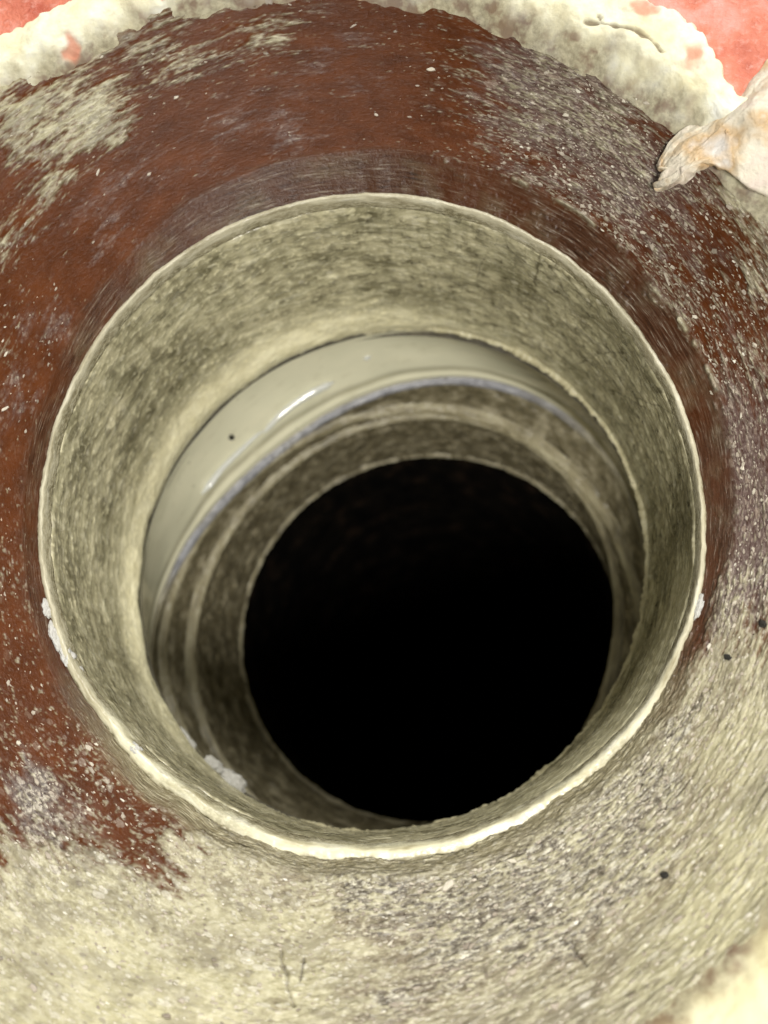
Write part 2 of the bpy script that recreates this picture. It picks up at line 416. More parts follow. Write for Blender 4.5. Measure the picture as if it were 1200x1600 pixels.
def mat_mortar():
    m = M("cream_lime_mortar")
    n1 = m.noise(m.obj(9), 4, 0.6)
    n2 = m.noise(m.obj(60), 4, 0.65)
    col = m.ramp(n1, [(0.3, (0.72, 0.66, 0.42)), (0.5, (0.82, 0.79, 0.58)), (0.7, (0.84, 0.84, 0.74))])
    col = m.mix(m.math('MULTIPLY', m.ramp(n2, [(0.6, 0.0), (0.75, 1.0)]), 0.3), col, (0.62, 0.52, 0.34))
    col = m.mix(m.attr('yel'), col, (0.60, 0.535, 0.29))
    col = m.mix(m.math('MULTIPLY', m.attr('thin'), 0.85), col, m.mix(m.ramp(m.noise(m.obj(16, 3.0), 3, 0.6), [(0.46, 0.0), (0.60, 1.0)]), m.ramp(n2, [(0.3, (0.20, 0.165, 0.10)), (0.7, (0.50, 0.45, 0.30))]), (0.14, 0.07, 0.04)))
    col = m.mix(m.attr("red"), col, (0.60, 0.22, 0.13))
    col = m.mix(m.attr("crack"), col, (0.20, 0.15, 0.09))
    return m.done(col, 0.85, m.bump(n2, 0.008, 0.5))

def mat_floor():
    m = M("salmon_red_floor_paint")
    n1 = m.noise(m.obj(7), 4, 0.6)
    n2 = m.noise(m.obj(45), 4, 0.65)
    col = m.ramp(n1, [(0.3, (0.46, 0.10, 0.055)), (0.5, (0.66, 0.20, 0.12)), (0.7, (0.70, 0.36, 0.30))])
    col = m.mix(m.math('MULTIPLY', m.ramp(n2, [(0.52, 0.0), (0.72, 1.0)]), 0.45), col, (0.78, 0.47, 0.40))
    return m.done(col, 0.55, m.bump(n2, 0.02, 0.6))

def mat_flake():
    m = M("scale_flake")
    i = m.attr("tone")
    col = m.ramp(i, [(0.0, (0.24, 0.20, 0.15)), (0.35, (0.42, 0.36, 0.28)), (0.7, (0.62, 0.57, 0.45)), (1.0, (0.80, 0.77, 0.66))])
    n = m.noise(m.obj(110), 3, 0.6)
    return m.done(col, 0.45, m.bump(n, 0.008, 0.5))

MAT_COLLAR, MAT_LIP, MAT_SLEEVE, MAT_WET = mat_collar(), mat_lip(), mat_sleeve(), mat_wet()
MAT_MORTAR, MAT_FLOOR, MAT_FLAKE = mat_mortar(), mat_floor(), mat_flake()
MAT_LOWER = mat_plain("slimed_shaded_pipe", [(0.30, (0.065, 0.054, 0.028)), (0.5, (0.150, 0.128, 0.074)), (0.68, (0.32, 0.285, 0.19))], 12, 22, 0.30,
                      extra=(0.5, (0.42, 0.39, 0.29)))  # dark slime colour, deepened to paint in the shadow under the sleeve
MAT_RIDGE = mat_plain("olive_cream_ridge", [(0.3, (0.13, 0.11, 0.06)), (0.5, (0.29, 0.255, 0.155)), (0.7, (0.46, 0.42, 0.28))], 5, 30, 0.30)
def mat_seal():
    m = M("grey_rubber_seal")
    n1 = m.noise(m.pc(14, 60), 4, 0.6)
    col = m.ramp(n1, [(0.3, (0.135, 0.135, 0.145)), (0.6, (0.24, 0.24, 0.255)), (0.75, (0.42, 0.42, 0.42))])
    old = m.ramp(n1, [(0.3, (0.12, 0.10, 0.055)), (0.6, (0.27, 0.24, 0.145)), (0.75, (0.40, 0.36, 0.24))])
    return m.done(m.mix(m.attr("clean"), old, col), 0.4, m.bump(n1, 0.006, 0.5))
MAT_SEAL = mat_seal()
MAT_BORE = mat_plain("unlit_bore", [(0.35, (0.0015, 0.0015, 0.0015)), (0.55, (0.008, 0.006, 0.004)), (0.75, (0.035, 0.021, 0.013))], 7, 4, 0.7)  # near-black colour paints in the unlit depth of the bore
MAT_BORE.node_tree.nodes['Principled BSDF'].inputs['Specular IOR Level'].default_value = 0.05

# ---------------------------------------------------------------- shared outlines
RIM = (1.002, 0.003, 0.011, -0.015, -0.019)
EDGE = (0.956, -0.022, 0.016, 0.002, 0.020)
HOLE = (0.868, 0.041, -0.048, 0.010, 0.006)
CREASE = (1.071, -0.026, 0.066)
OUTER = (1.572, -0.175, -0.062)
BLUE = (1.022, -0.003, -0.176, -0.037, 0.094)
RIDGE_A = (1.014, -0.034, -0.215, -0.035, 0.026)
RIDGE_B = (0.912, -0.024, -0.085, -0.016, 0.042)
Z_EDGE, Z_SEAL, Z_RA, Z_RB, Z_HOLE = -0.883, -1.30, -1.47, -1.60, -2.06
Z_TOP = 0.35

def window(th, a0, a1, b0, b1):
    d = np.degrees(th) % 360
    return sstep(a0, a1, d) * sstep(b1, b0, d)

def bottomness(th):
    return window(th, 195, 245, 298, 350)

def lip_w(th):
    return (0.010 + 0.027 * bottomness(th) + 0.004 * window(th, 200, 225, 340, 360)) * (1 + 0.40 * gnoise(np.cos(th) * 6, np.sin(th) * 5, 6.1))

def rim_r(th):
    return fourier(RIM, th) - 0.034 * bottomness(th) + 0.0035 * gnoise(np.cos(th) * 7, np.sin(th) * 7, 0.3) + 0.002 * gnoise(np.cos(th) * 30, np.sin(th) * 30, 0.7)

def lip_out(th):
    return rim_r(th) + lip_w(th) + 0.003 * gnoise(np.cos(th) * 25, np.sin(th) * 25, 4.2)

def crease_r(th):
    d = np.degrees(th) % 360
    w = np.interp(d, [0, 15, 45, 90, 120, 135, 155, 180, 330, 345, 360], [.075, .088, .095, .105, .095, .07, .040, .030, .045, .05, .075])
    return fourier(RIM, th) - 0.034 * bottomness(th) + lip_w(th) + w + 0.003 * gnoise(np.cos(th) * 4, np.sin(th) * 4, 2.1)

def crease_z(th):
    return 0.026 + 0.55 * np.clip(crease_r(th) - fourier(RIM, th) + 0.034 * bottomness(th) - lip_w(th) - 0.02, 0, 1)

def seal_r(th):
    r = fourier(BLUE, th)
    return -np.logaddexp(-r * 30, -1.10 * 30) / 30      # soft minimum keeps the slanted seal near the pipe

def ra_r(th):
    r = fourier(RIDGE_A, th)
    return -np.logaddexp(-r * 30, -1.08 * 30) / 30

def rb_r(th):
    return fourier(RIDGE_B, th)

# ---------------------------------------------------------------- floor and mortar
fl = Loft(720, np.linspace(0, 1, 60) ** 1.6, lambda t, s: fourier(OUTER, t) + 0.06 + s * 7.0, lambda t, s: Z_TOP - 0.012 + 0 * s, flip=False)
fl.displace(0.006 * fbm(fl.P[..., 0] * 9, fl.P[..., 1] * 9, 0.5, 4))
floor_o = link("floor", fl.mesh("floor"), MAT_FLOOR, kind="structure")

_mt = np.radians([-180, -120, -60, -20, 0, 20, 33, 40, 45, 48, 52, 57, 62, 70, 90, 112, 122, 130, 140, 160, 180])
_mr = np.array([1.98, 2.0, 1.95, 1.85, 1.8, 1.72, 1.66, 1.60, 1.54, 1.57, 1.655, 1.675, 1.66, 1.66, 1.74, 1.79, 1.785, 1.80, 1.83, 1.9, 1.98])
def mortar_out(th):
    t = (th + np.pi) % (2 * np.pi) - np.pi
    r = np.interp(t, _mt, _mr)
    return r + 0.016 * fbm(np.cos(th) * 14, np.sin(th) * 14, 1.0, 4) + 0.010 * fbm(np.cos(th) * 60, np.sin(th) * 60, 1.0, 2)
def mortar_in(th):
    return fourier(OUTER, th) + 0.045 * window(th, 66, 84, 100, 120) + 0.016 * fbm(np.cos(th) * 7, np.sin(th) * 7, 3.0, 4)
ms = np.linspace(0, 1, 84)
mo = Loft(1300, ms, lambda t, s: mortar_in(t) - 0.035 + s * (mortar_out(t) - mortar_in(t) + 0.035),
          lambda t, s: Z_TOP - 0.085 + 0.107 * np.sin(0.5 * np.pi * np.clip(s * (mortar_out(t) - mortar_in(t) + 0.035) / 0.13, 0, 1)) - 0.050 * sstep(0.86, 1.0, s), flip=False)
mx, my = mo.P[..., 0], mo.P[..., 1]
env = sstep(0, 0.2, mo.s) * sstep(1.0, 0.85, mo.s)
def seg_dist(pts):
    d = np.full(mx.shape, 9.0)
    for (ax, ay), (bx, by) in zip(pts[:-1], pts[1:]):
        ux, uy = bx - ax, by - ay
        t = np.clip(((mx - ax) * ux + (my - ay) * uy) / (ux * ux + uy * uy), 0, 1)
        d = np.minimum(d, np.hypot(mx - ax - t * ux, my - ay - t * uy))
    return d
wob = 0.008 * fbm(mx * 30, my * 30, 0.0, 2)
crack = sstep(0.0075, 0.001, np.minimum(seg_dist([(0.662, 1.345), (0.706, 1.338), (0.777, 1.313), (0.839, 1.277), (0.873, 1.229)]),
                                       seg_dist([(0.697, 1.371), (0.706, 1.338)])) + wob)
red = np.zeros_like(mx)
for rx, ry, rr in ((0.824, 1.381, 0.035), (0.961, 1.212, 0.033), (-0.897, 1.364, 0.024)):
    red = np.maximum(red, 0.8 * sstep(rr * 1.6, rr * 0.3, np.hypot(mx - rx, my - ry) + 0.03 * fbm(mx * 25, my * 25, 2.0, 2)))
mo.displace(env * (0.013 * fbm(mx * 6, my * 6, 0.2, 3) + 0.004 * fbm(mx * 34, my * 34, 0.4, 3)) - 0.010 * crack - 0.006 * red)
mo.attrs = {"yel": window(mo.th, 200, 240, 345, 360) * (0.7 + 0.3 * fbm(mx * 8, my * 8, 7.0, 2)), "thin": sstep(0.11, 0.01, mo.s * (mortar_out(mo.th) - mortar_in(mo.th) + 0.035) + 0.045 * fbm(mx * 12, my * 12, 5.0, 3)), "red": red, "crack": crack * 0.85}
mortar_o = link("mortar_ring", mo.mesh("mortar_ring"), MAT_MORTAR)
tag(mortar_o, "cracked cream lime mortar ring between the brown collar and the salmon red floor", "mortar")

# ---------------------------------------------------------------- the brown collar
collar = empty("pipe_collar", (0, 0, -0.02), "glazed brown flared pipe collar crusted with cream and grey limescale", "pipe collar")
def flare_s_r(t, s):
    a, b, o = crease_r(t), fourier(OUTER, t) + 0.05 + 0.045 * window(t, 66, 84, 100, 120), lip_out(t) - 0.004
    return np.where(s < 0, o + (a - o) * (1 + np.minimum(s, 0)), a + (b - a) * s)
def flare_s_z(t, s):
    zc = crease_z(t)
    return np.where(s < 0, -0.010 + (zc + 0.010) * (1 + np.minimum(s, 0)),
                    zc + (Z_TOP - 0.02 - zc) * (0.72 * s + 0.28 * s * s) - 0.02 * sstep(0.95, 1.0, s))
ft = Loft(1900, np.concatenate([np.linspace(-1, 0, 32)[:-1], np.linspace(0, 1, 225)]), flare_s_r, flare_s_z)
dcr = np.where(ft.s < 0, ft.s * (crease_r(ft.th) - lip_out(ft.th)), ft.s * 0.5)      # signed distance from the crease
X, Y = ft.P[..., 0], ft.P[..., 1]
wt_ = 0.10 * ft.n(4, 22, 3, 1.0) + 0.05 * ft.n(10, 50, 2, 6.0)
wr_ = 0.03 * ft.n(5, 8, 3, 2.5)
Xw = X - ft.sn * wt_ + ft.c * wr_
Yw = Y + ft.c * wt_ + ft.sn * wr_
cov = blobs(DEP, Xw, Yw) - blobs(CLEAN, Xw, Yw)
filmc = blobs(FILM_SHEEN, Xw, Yw)
yelc = np.clip(blobs(YEL, X, Y), 0, 1)
cov = cov + 0.55 * sstep(0.84, 0.98, ft.s + 0.05 * ft.n(5, 6, 3, 4.0))
fleck = blobs(FLECK, X, Y)
ckf = np.zeros_like(X)
for pts, wc in (([(-0.146, -1.235), (-0.140, -1.262), (-0.122, -1.29), (-0.118, -1.32), (-0.093, -1.36)], 0.0052), ([(0.60, -1.175), (0.612, -1.20), (0.637, -1.228)], 0.0042),
                ([(-0.082, -1.245), (-0.086, -1.30)], 0.0028)):
    dmin = np.full(X.shape, 9.0)
    for (ax, ay), (bx, by) in zip(pts[:-1], pts[1:]):
        ux, uy = bx - ax, by - ay
        tt = np.clip(((X - ax) * ux + (Y - ay) * uy) / (ux * ux + uy * uy), 0, 1)
        dmin = np.minimum(dmin, np.hypot(X - ax - tt * ux, Y - ay - tt * uy))
    ckf = np.maximum(ckf, sstep(wc, wc * 0.3, dmin + 0.0035 * ft.n(45, 45, 3, 1.0))) * 0.8
n_med = ft.n(8, 15, 4, 2.0)
n_str = ft.n(30, 95, 3, 5.0, 0.6)
n_fin = ft.n(75, 210, 2, 7.0)
base = np.clip(cov * 0.95 + 0.28 * n_med, -0.3, 1.25)
q = 0.55 * n_str + 0.50 * n_fin
q = q + window(ft.th, 85, 110, 175, 195) * 0.55 * ft.n(7, 60, 3, 11.0)
dep = sstep(-0.32, 0.42, (base - 0.50) * 0.95 + 0.55 * q)
spk = sstep(0.30, 0.62, n_fin * 0.50 + 0.50 * n_str - 0.14 + 0.30 * np.clip(cov + fleck, -0.8, 1)) * 0.62
film_sheen = sstep(0.15, 1.0, filmc * 0.85 + 0.34 * n_med + 0.34 * q) * (0.72 + 0.20 * sstep(0.2, -0.4, ft.sn))
dep_all = np.clip(np.maximum(dep, spk), 0, 1)
dk = np.clip(film_sheen * sstep(-0.35, 0.30, -n_str - 0.5 * n_fin + 0.1), 0, 1)
dep_all = dep_all * (1 - 0.92 * dk)
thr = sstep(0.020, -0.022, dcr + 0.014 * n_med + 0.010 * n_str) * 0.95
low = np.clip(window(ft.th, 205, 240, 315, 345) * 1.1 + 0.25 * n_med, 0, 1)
line = np.exp(-((dcr - 0.002 + 0.006 * ft.n(5, 3, 2, 9.0)) / 0.008) ** 2) * window(ft.th, 3, 15, 62, 80) * sstep(-0.1, 0.35, ft.n(14, 3, 3, 2.0))
thr *= 1 - line
dep_all = np.maximum(dep_all, line)
ft.attrs = {"grey": np.clip(window(ft.th, 205, 245, 325, 350) + 0.2 * n_med, 0, 1), "fleck": np.clip(fleck, 0, 1), "throat": thr, "low": low, "crack": ckf, "dep": dep_all, "film_sheen": film_sheen, "yel": yelc}
ft.displace(0.007 * sstep(0.2, 0.8, base) + 0.004 * n_med * sstep(0.1, 0.6, base) + 0.003 * dep * (1 + n_str) + 0.0025 * spk + 0.014 * line - 0.012 * ckf)
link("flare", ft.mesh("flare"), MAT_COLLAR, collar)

# flakes of scale standing on the flare
rng = np.random.default_rng(5)
def flake_mesh(cx, th, ln, wd, tl, tone, Pg, Ng, idx, name):
    """irregular bevelled chips; cx indices into the flare grid"""
    n = len(ln)
    p = Pg.reshape(-1, 3)[idx]
    nn = Ng.reshape(-1, 3)[idx]
    tang = np.stack([-np.sin(th), np.cos(th), 0 * th], -1)
    ang = rng.normal(0, 0.28, n)
    bit = np.cross(nn, tang)
    bit /= np.linalg.norm(bit, axis=1, keepdims=True)
    tang = np.cross(bit, nn)
    a = tang * np.cos(ang)[:, None] + bit * np.sin(ang)[:, None]
    b = -tang * np.sin(ang)[:, None] + bit * np.cos(ang)[:, None]
    k = 7
    q = np.linspace(0, 2 * np.pi, k, endpoint=False)[None, :] + rng.uniform(-0.3, 0.3, (n, k))
    rad = rng.uniform(0.45, 1.25, (n, k))
    ex, ey = np.cos(q) * rad, np.sin(q) * rad
    def ring(sc, h):
        return (p[:, None, :] + a[:, None, :] * (ex * sc * ln[:, None])[..., None] + b[:, None, :] * (ey * sc * wd[:, None])[..., None]
                + nn[:, None, :] * (h[:, None] + tl[:, None] * ey * wd[:, None])[..., None])
    hgt = wd * rng.uniform(0.25, 0.6, n)
    r0, r1 = ring(1.0, -0.3 * wd), ring(0.78, hgt)
    ctr = p + nn * (hgt * 1.15)[:, None]
    V = np.concatenate([r0, r1, ctr[:, None, :]], 1)
    base = np.arange(n)[:, None] * (2 * k + 1)
    i = np.arange(k)
    j = (i + 1) % k
    tri = np.concatenate([np.stack([i, j, k + j], -1), np.stack([i, k + j, k + i], -1), np.stack([k + i, k + j, 2 * k + 0 * i], -1)], 0)
    F = (base[:, :, None] + tri[None, :, :]).reshape(-1, 3)
    return V, F, np.repeat(tone, 2 * k + 1)

Pg, Ng = ft.P, ft.N
flat_s, flat_t = ft.s.ravel(), ft.th.ravel()
area_w = (ft.r * 1.0).ravel()
prob = area_w * (0.10 + 0.7 * fleck.ravel() + np.clip(cov.ravel(), 0, 0.8) + 0.6 * film_sheen.ravel() + 0.25 * np.clip(np.cos(flat_t + 0.5), 0, 1)) * (flat_s < 0.93) * (flat_s > 0.02)
prob *= np.where((np.sin(flat_t) > 0.55) & (np.cos(flat_t) < 0.35), 0.22, 1.0)
prob /= prob.sum()
NF = 9000
idx = rng.choice(len(prob), NF, p=prob)
ln = 0.0042 * np.exp(rng.normal(0, 0.50, NF))
wd = ln * rng.uniform(0.25, 0.6, NF)
V, F, tn = flake_mesh(None, flat_t[idx], ln, wd, rng.normal(0, 0.12, NF), np.clip(rng.normal(0.40, 0.22, NF) - 0.15 * (np.sin(flat_t[idx]) > 0), 0, 1), Pg, Ng, idx, "f")
link("scale_crumbs", mesh_from("scale_crumbs", V.reshape(-1, 3), F, {"tone": tn}, smooth=False), MAT_FLAKE, collar, kind="stuff")
# the larger flakes one can pick out
SPOTS = [(0.198, 1.344, .030, .9), (0.976, 0.547, .018, 1.), (-0.696, 1.057, .017, .55), (-1.114, 0.465, .026, .9), (0.284, -1.06, .040, .85),
         (0.452, -0.989, .026, .9), (-0.724, -0.713, .014, 1.), (0.142, -1.203, .022, .9), (0.499, 1.099, .013, 1.), (-1.102, 0.29, .022, .8),
         (0.62, 0.98, .016, .9), (0.72, 0.84, .014, .9), (1.02, 0.32, .016, .8), (-0.9, -0.55, .012, .8), (-0.55, -1.05, .016, .8), (-0.35, -1.2, .018, .9),
         (0.36, -1.14, .016, .95), (0.7, -1.05, .018, .9), (0.95, -0.75, .016, .9), (1.05, -0.2, .014, .8), (-0.6, 1.28, .02, .8), (-0.85, 1.05, .022, .75)]
PgF = Pg.reshape(-1, 3)
for x, y, l, tone in SPOTS:
    l, tone = l * 0.72, tone * 0.72
    i = np.array([np.argmin((PgF[:, 0] - x) ** 2 + (PgF[:, 1] - y) ** 2)])
    V, F, tn = flake_mesh(None, flat_t[i], np.array([l]), np.array([l * rng.uniform(0.3, 0.5)]), np.array([0.05]), np.array([tone]), Pg, Ng, i, "f")
    me = mesh_from("scale_flake", V.reshape(-1, 3), F, {"tone": tn}, smooth=False)
    link("scale_flake", me, MAT_FLAKE, collar)

# ---------------------------------------------------------------- the sleeve inside the collar
sleeve = empty("pipe_sleeve", (0, 0, Z_EDGE), "olive scaled pipe sleeve with a pale rim set inside the brown collar", "pipe")
def lip_prof(t, s):
    q = s * np.pi * 0.98
    w = lip_w(t) + 0.016
    cx = rim_r(t) + lip_w(t) - w * 0.5
    return cx + 0.5 * w * np.cos(q) + 0.010 * sstep(0.90, 1.0, s)
def lip_z(t, s):
    q = s * np.pi * 0.98
    return -0.012 + 0.012 * np.sin(q) - 0.05 * sstep(0.5, 1.0, s) ** 1.3 + 0 * t
lp = Loft(1400, np.linspace(0, 1, 34), lip_prof, lip_z, flip=True)
acr = lp.s + 0.15 * lp.n(9, 6, 3, 5.0) + 0.12 * lp.n(18, 60, 3, 2.0)
lp.attrs = {"low": np.clip(bottomness(lp.th) + 0.2 * lp.n(8, 4, 2), 0, 1) * sstep(0.10, 0.45, acr) * sstep(1.0, 0.60, acr),
            "edge": np.maximum(sstep(0.32, 0.08, acr), sstep(0.62, 0.95, acr))}
lp.displace(0.0012 * lp.n(13, 18, 3) + 0.0010 * lp.n(60, 60, 2, 3.0))
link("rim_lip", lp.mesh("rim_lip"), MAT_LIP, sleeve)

def wall_r(t, s):
    a, b = rim_r(t) - 0.018, fourier(EDGE, t)
    return a + (b - a) * s + 0.003 * sstep(0.03, 0.0, s) + 0.030 * (s <= 0)
sl = Loft(1600, np.linspace(0, 1, 190), wall_r, lambda t, s: -0.048 + (Z_EDGE + 0.048) * s + 0 * t, flip=True)
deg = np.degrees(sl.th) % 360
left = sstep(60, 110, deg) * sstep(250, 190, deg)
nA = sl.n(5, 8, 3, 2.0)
pale = left * sstep(0.62, 0.93, sl.s + 0.09 * nA) * 0.95 + 0.45 * sstep(0.86, 0.97, sl.s + 0.05 * nA) * sstep(20, 60, deg) * sstep(130, 90, deg)  # cream scale band, with light caught on the edge bulge painted in
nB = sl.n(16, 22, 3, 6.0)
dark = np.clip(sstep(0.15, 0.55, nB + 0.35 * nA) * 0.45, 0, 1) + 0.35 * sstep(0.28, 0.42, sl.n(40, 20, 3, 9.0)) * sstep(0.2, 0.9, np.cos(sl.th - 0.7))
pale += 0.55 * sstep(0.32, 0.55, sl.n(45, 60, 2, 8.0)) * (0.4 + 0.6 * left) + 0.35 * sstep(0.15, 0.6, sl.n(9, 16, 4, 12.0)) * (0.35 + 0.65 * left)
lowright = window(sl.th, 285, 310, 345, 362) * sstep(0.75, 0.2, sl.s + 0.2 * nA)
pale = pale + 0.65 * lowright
dseam = np.abs((deg - 57 - 3.0 * sl.s + 0.5 * sl.n(3, 12, 2, 4.0)) * 0.0175)
dark = dark + 0.7 * sstep(0.007, 0.001, dseam) * sstep(0.5, 0.3, sl.s)
for a0, s0, sl_, ln_ in ((38, .30, .5, .2), (30, .45, .7, .25), (24, .2, .6, .2), (44, .6, .4, .15), (15, .5, .9, .25), (70, .35, .2, .12), (12, .25, .8, .2)):
    dd = np.abs((deg - a0) * 0.0175 - sl_ * (sl.s - s0) * 0.9 + 0.01 * sl.n(6, 10, 2, a0))
    dark = dark + 0.5 * sstep(0.006, 0.001, dd) * sstep(ln_, ln_ * 0.5, np.abs(sl.s - s0))
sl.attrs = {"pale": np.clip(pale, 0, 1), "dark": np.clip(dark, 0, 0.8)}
lump = np.exp(-((sl.s - 0.93) / 0.09) ** 2)
sl.displace(0.006 * nA + 0.0016 * nB + 0.0014 * sl.n(45, 60, 2, 8.0) + lump * (0.006 + 0.030 * left))
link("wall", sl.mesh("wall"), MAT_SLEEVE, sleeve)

eb = Loft(1600, np.linspace(0, 1, 26),
          lambda t, s: fourier(EDGE, t) + 0.012 - 0.030 * np.sin(np.pi * np.clip(s * 1.15, 0, 1)) * (0.75 + 0.25 * np.cos(t - 0.5)) + 0.070 * sstep(0.60, 0.80, s),
          lambda t, s: Z_EDGE + 0.014 - 0.045 * np.minimum(s, 0.8) / 0.8 - 0.05 * sstep(0.8, 1.0, s), flip=True)
eb.displace(0.008 * eb.n(11, 6, 3) + 0.004 * eb.n(50, 30, 2, 2.0))
MAT_EDGE = mat_plain("cream_edge_bead", [(0.25, (0.30, 0.265, 0.15)), (0.5, (0.52, 0.475, 0.30)), (0.75, (0.70, 0.66, 0.47))], 18, 20, 0.3)
link("edge_bead", eb.mesh("edge_bead"), MAT_EDGE, sleeve)

def clump_mesh(name, centre, tang, nrm, size, seed):
    """knobbly crust clump made of one bumpy closed surface"""
    nt, ns = 40, 20
    u = np.linspace(0, 2 * np.pi, nt, endpoint=False)[:, None]
    v = np.linspace(0.02, np.pi - 0.02, ns)[None, :]
    d = np.stack([np.cos(u) * np.sin(v), np.sin(u) * np.sin(v), np.cos(v) + 0 * u], -1)
    r = 1 + 0.33 * fbm(d[..., 0] * 1.7 + seed, d[..., 1] * 1.7, d[..., 2] * 1.7, 4, 0.58)
    d = d * r[..., None]
    t, n = Vector(tang).normalized(), Vector(nrm).normalized()
    b = n.cross(t).normalized()
    P = (np.array(centre) + d[..., 0:1] * np.array(t) * size[0] + d[..., 1:2] * np.array(b) * size[1] + d[..., 2:3] * np.array(n) * size[2])
    F = grid_faces(nt, ns)
    pc = d.reshape(-1, 3)
    return mesh_from(name, P.reshape(-1, 3), F, {"pc": pc})
MAT_CRUST = mat_plain("white_crust", [(0.3, (0.50, 0.48, 0.42)), (0.7, (0.72, 0.71, 0.66))], 3, 3, 0.45, 0.02)
def crust(th_deg, r, z, size, seed, mat=MAT_CRUST):
    t = math.radians(th_deg)
    me = clump_mesh("limescale_clump", (r * math.cos(t), r * math.sin(t), z), (-math.sin(t), math.cos(t), 0), (-math.cos(t), -math.sin(t), 0.9), (size[0], size[1] * 0.8, size[2] * 0.6), seed)
    return link("limescale_clump", me, mat, sleeve)
def rim_at(d): return float(rim_r(np.array(math.radians(d))))
def edge_at(d): return float(fourier(EDGE, np.array(math.radians(d))))
for k, (d, dr, z, sz) in enumerate([(-156, .012, -.005, (.045, .022, .016)), (-152, .004, -.015, (.040, .026, .020)), (-149, .0, -.03, (.022, .018, .016)),
                                    (-131, .004, -.01, (.024, .018, .012)), (-161, .012, -.003, (.032, .018, .012)), (-17, .01, -.002, (.035, .02, .012))]):
    crust(d, rim_at(d) + dr, z, sz, k * 1.7)
for k, (d, dr, z, sz) in enumerate([(-139, -.010, Z_EDGE - .02, (.050, .024, .02)), (-131, -.018, Z_EDGE - .02, (.040, .035, .025)), (-125.5, -.016, Z_EDGE - .03, (.055, .050, .03))]):
    crust(d, edge_at(d) + dr, z, sz, 20 + k * 2.3)

# ---------------------------------------------------------------- the older pipe below it
waste = empty("waste_pipe", (0, 0, -9.0), "older cream waste pipe below the sleeve, slimed and painted dark with shade towards its bore", "pipe")
Z_WET0 = -0.945
MAT_GAP = mat_plain('dark_joint', [(0.3, (0.03, 0.025, 0.013)), (0.7, (0.10, 0.085, 0.05))], 14, 14, 0.5)  # dark backing ring that closes the joint gap
gp = Loft(700, np.linspace(0, 1, 16), lambda t, s: fourier(EDGE, t) + 0.070 - 0.065 * sstep(0.25, 0.0, s) - 0.075 * sstep(0.75, 1.0, s), lambda t, s: Z_EDGE - 0.012 - 0.075 * s + 0 * t, flip=True)
gp.displace(0.004 * gp.n(14, 10, 3))
link('joint_gap', gp.mesh('joint_gap'), MAT_GAP, waste)
def wet_r(t, s):
    a, b = fourier(EDGE, t) + 0.030 - 0.034 * window(t, 60, 110, 190, 230), seal_r(t) + 0.012
    return a + (b - a) * (0.35 * s + 0.65 * s * s * (1.55 - 0.55 * s))
def wet_z(t, s): return Z_WET0 + (Z_SEAL - Z_WET0) * s + 0 * t
wt = Loft(900, np.linspace(0, 1, 80), wet_r, wet_z, flip=True)
dgw = np.degrees(wt.th) % 360
wt.attrs = {"band": 0.55 * np.exp(-((wt.s - 0.80 - 0.02 * wt.n(3, 1, 2)) / 0.045) ** 2) + 0.95 * sstep(84, 50, np.minimum(dgw, 360 - dgw) + 40 * (wt.s - 0.5)) + 0.85 * sstep(195, 225, dgw) * sstep(345, 330, dgw),
            "cream": 0.8 * sstep(0.84, 0.93, wt.s)}
wt.displace(0.004 * wt.n(3, 4, 2) + 0.010 * np.exp(-((wt.s - 0.9) / 0.06) ** 2))
link("wet_wall", wt.mesh("wet_wall"), MAT_WET, waste)

def ring_part(name, mat, rf, z, rad, up=1.0, amp=0.15, lo=0.0):
    rp = Loft(800, np.linspace(0, 1, 22), lambda t, s: rf(t) + 0.030 - (0.030 + rad) * np.sin(np.pi * s) ** 0.8,
              lambda t, s: z + rad * 1.6 * up * (1 - 2 * s) + 0 * t, flip=True)
    rp.displace(rad * amp * rp.n(12, 20, 3) + rad * amp * 0.6 * rp.n(45, 60, 2, 3.0))
    rp.attrs = {"clean": np.clip(window(rp.th, 35, 60, 165, 190) + 0.3 * rp.n(4, 4, 2), 0, 1)}
    return link(name, rp.mesh(name), mat, waste)
ring_part("seal_ring", MAT_SEAL, seal_r, Z_SEAL - 0.01, 0.014)

def seg(name, mat, ra, za, rb, zb, n, amp, ka=8, kv=14):
    L = Loft(1000, np.linspace(0, 1, n), lambda t, s: ra(t) + (rb(t) - ra(t)) * s, lambda t, s: za + (zb - za) * s + 0 * t, flip=True)
    L.displace(amp * L.n(ka, kv, 4) + amp * 0.5 * L.n(ka * 4, kv * 4, 3, 2.0))
    return link(name, L.mesh(name), mat, waste)
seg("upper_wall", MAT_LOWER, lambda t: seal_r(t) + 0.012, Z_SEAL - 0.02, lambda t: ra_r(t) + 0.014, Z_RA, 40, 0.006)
ring_part("ridge_ring", MAT_RIDGE, lambda t: ra_r(t) + 0.002, Z_RA, 0.020, amp=0.25)
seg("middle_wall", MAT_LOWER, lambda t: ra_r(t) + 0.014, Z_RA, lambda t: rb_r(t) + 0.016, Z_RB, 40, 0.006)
ring_part("ridge_ring", MAT_RIDGE, lambda t: rb_r(t) + 0.004, Z_RB, 0.014, amp=0.25)
hole_r = lambda t: fourier(HOLE, t)
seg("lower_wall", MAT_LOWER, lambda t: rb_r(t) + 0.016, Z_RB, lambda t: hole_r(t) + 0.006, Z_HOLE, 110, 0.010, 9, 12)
ring_part("bore_edge", MAT_RIDGE, lambda t: hole_r(t) + 0.006, Z_HOLE, 0.010, amp=0.5)
bore = Loft(300, np.linspace(0, 1, 80), lambda t, s: np.where(s < 0.98, hole_r(t) + 0.02 + 0.10 * sstep(0.0, 0.30, s), (1 - s) / 0.02 * 1.2 + 0.001),
            lambda t, s: Z_HOLE - 0.02 + (-9.0 - Z_HOLE) * np.minimum(s / 0.98, 1) + 0 * t, flip=True)
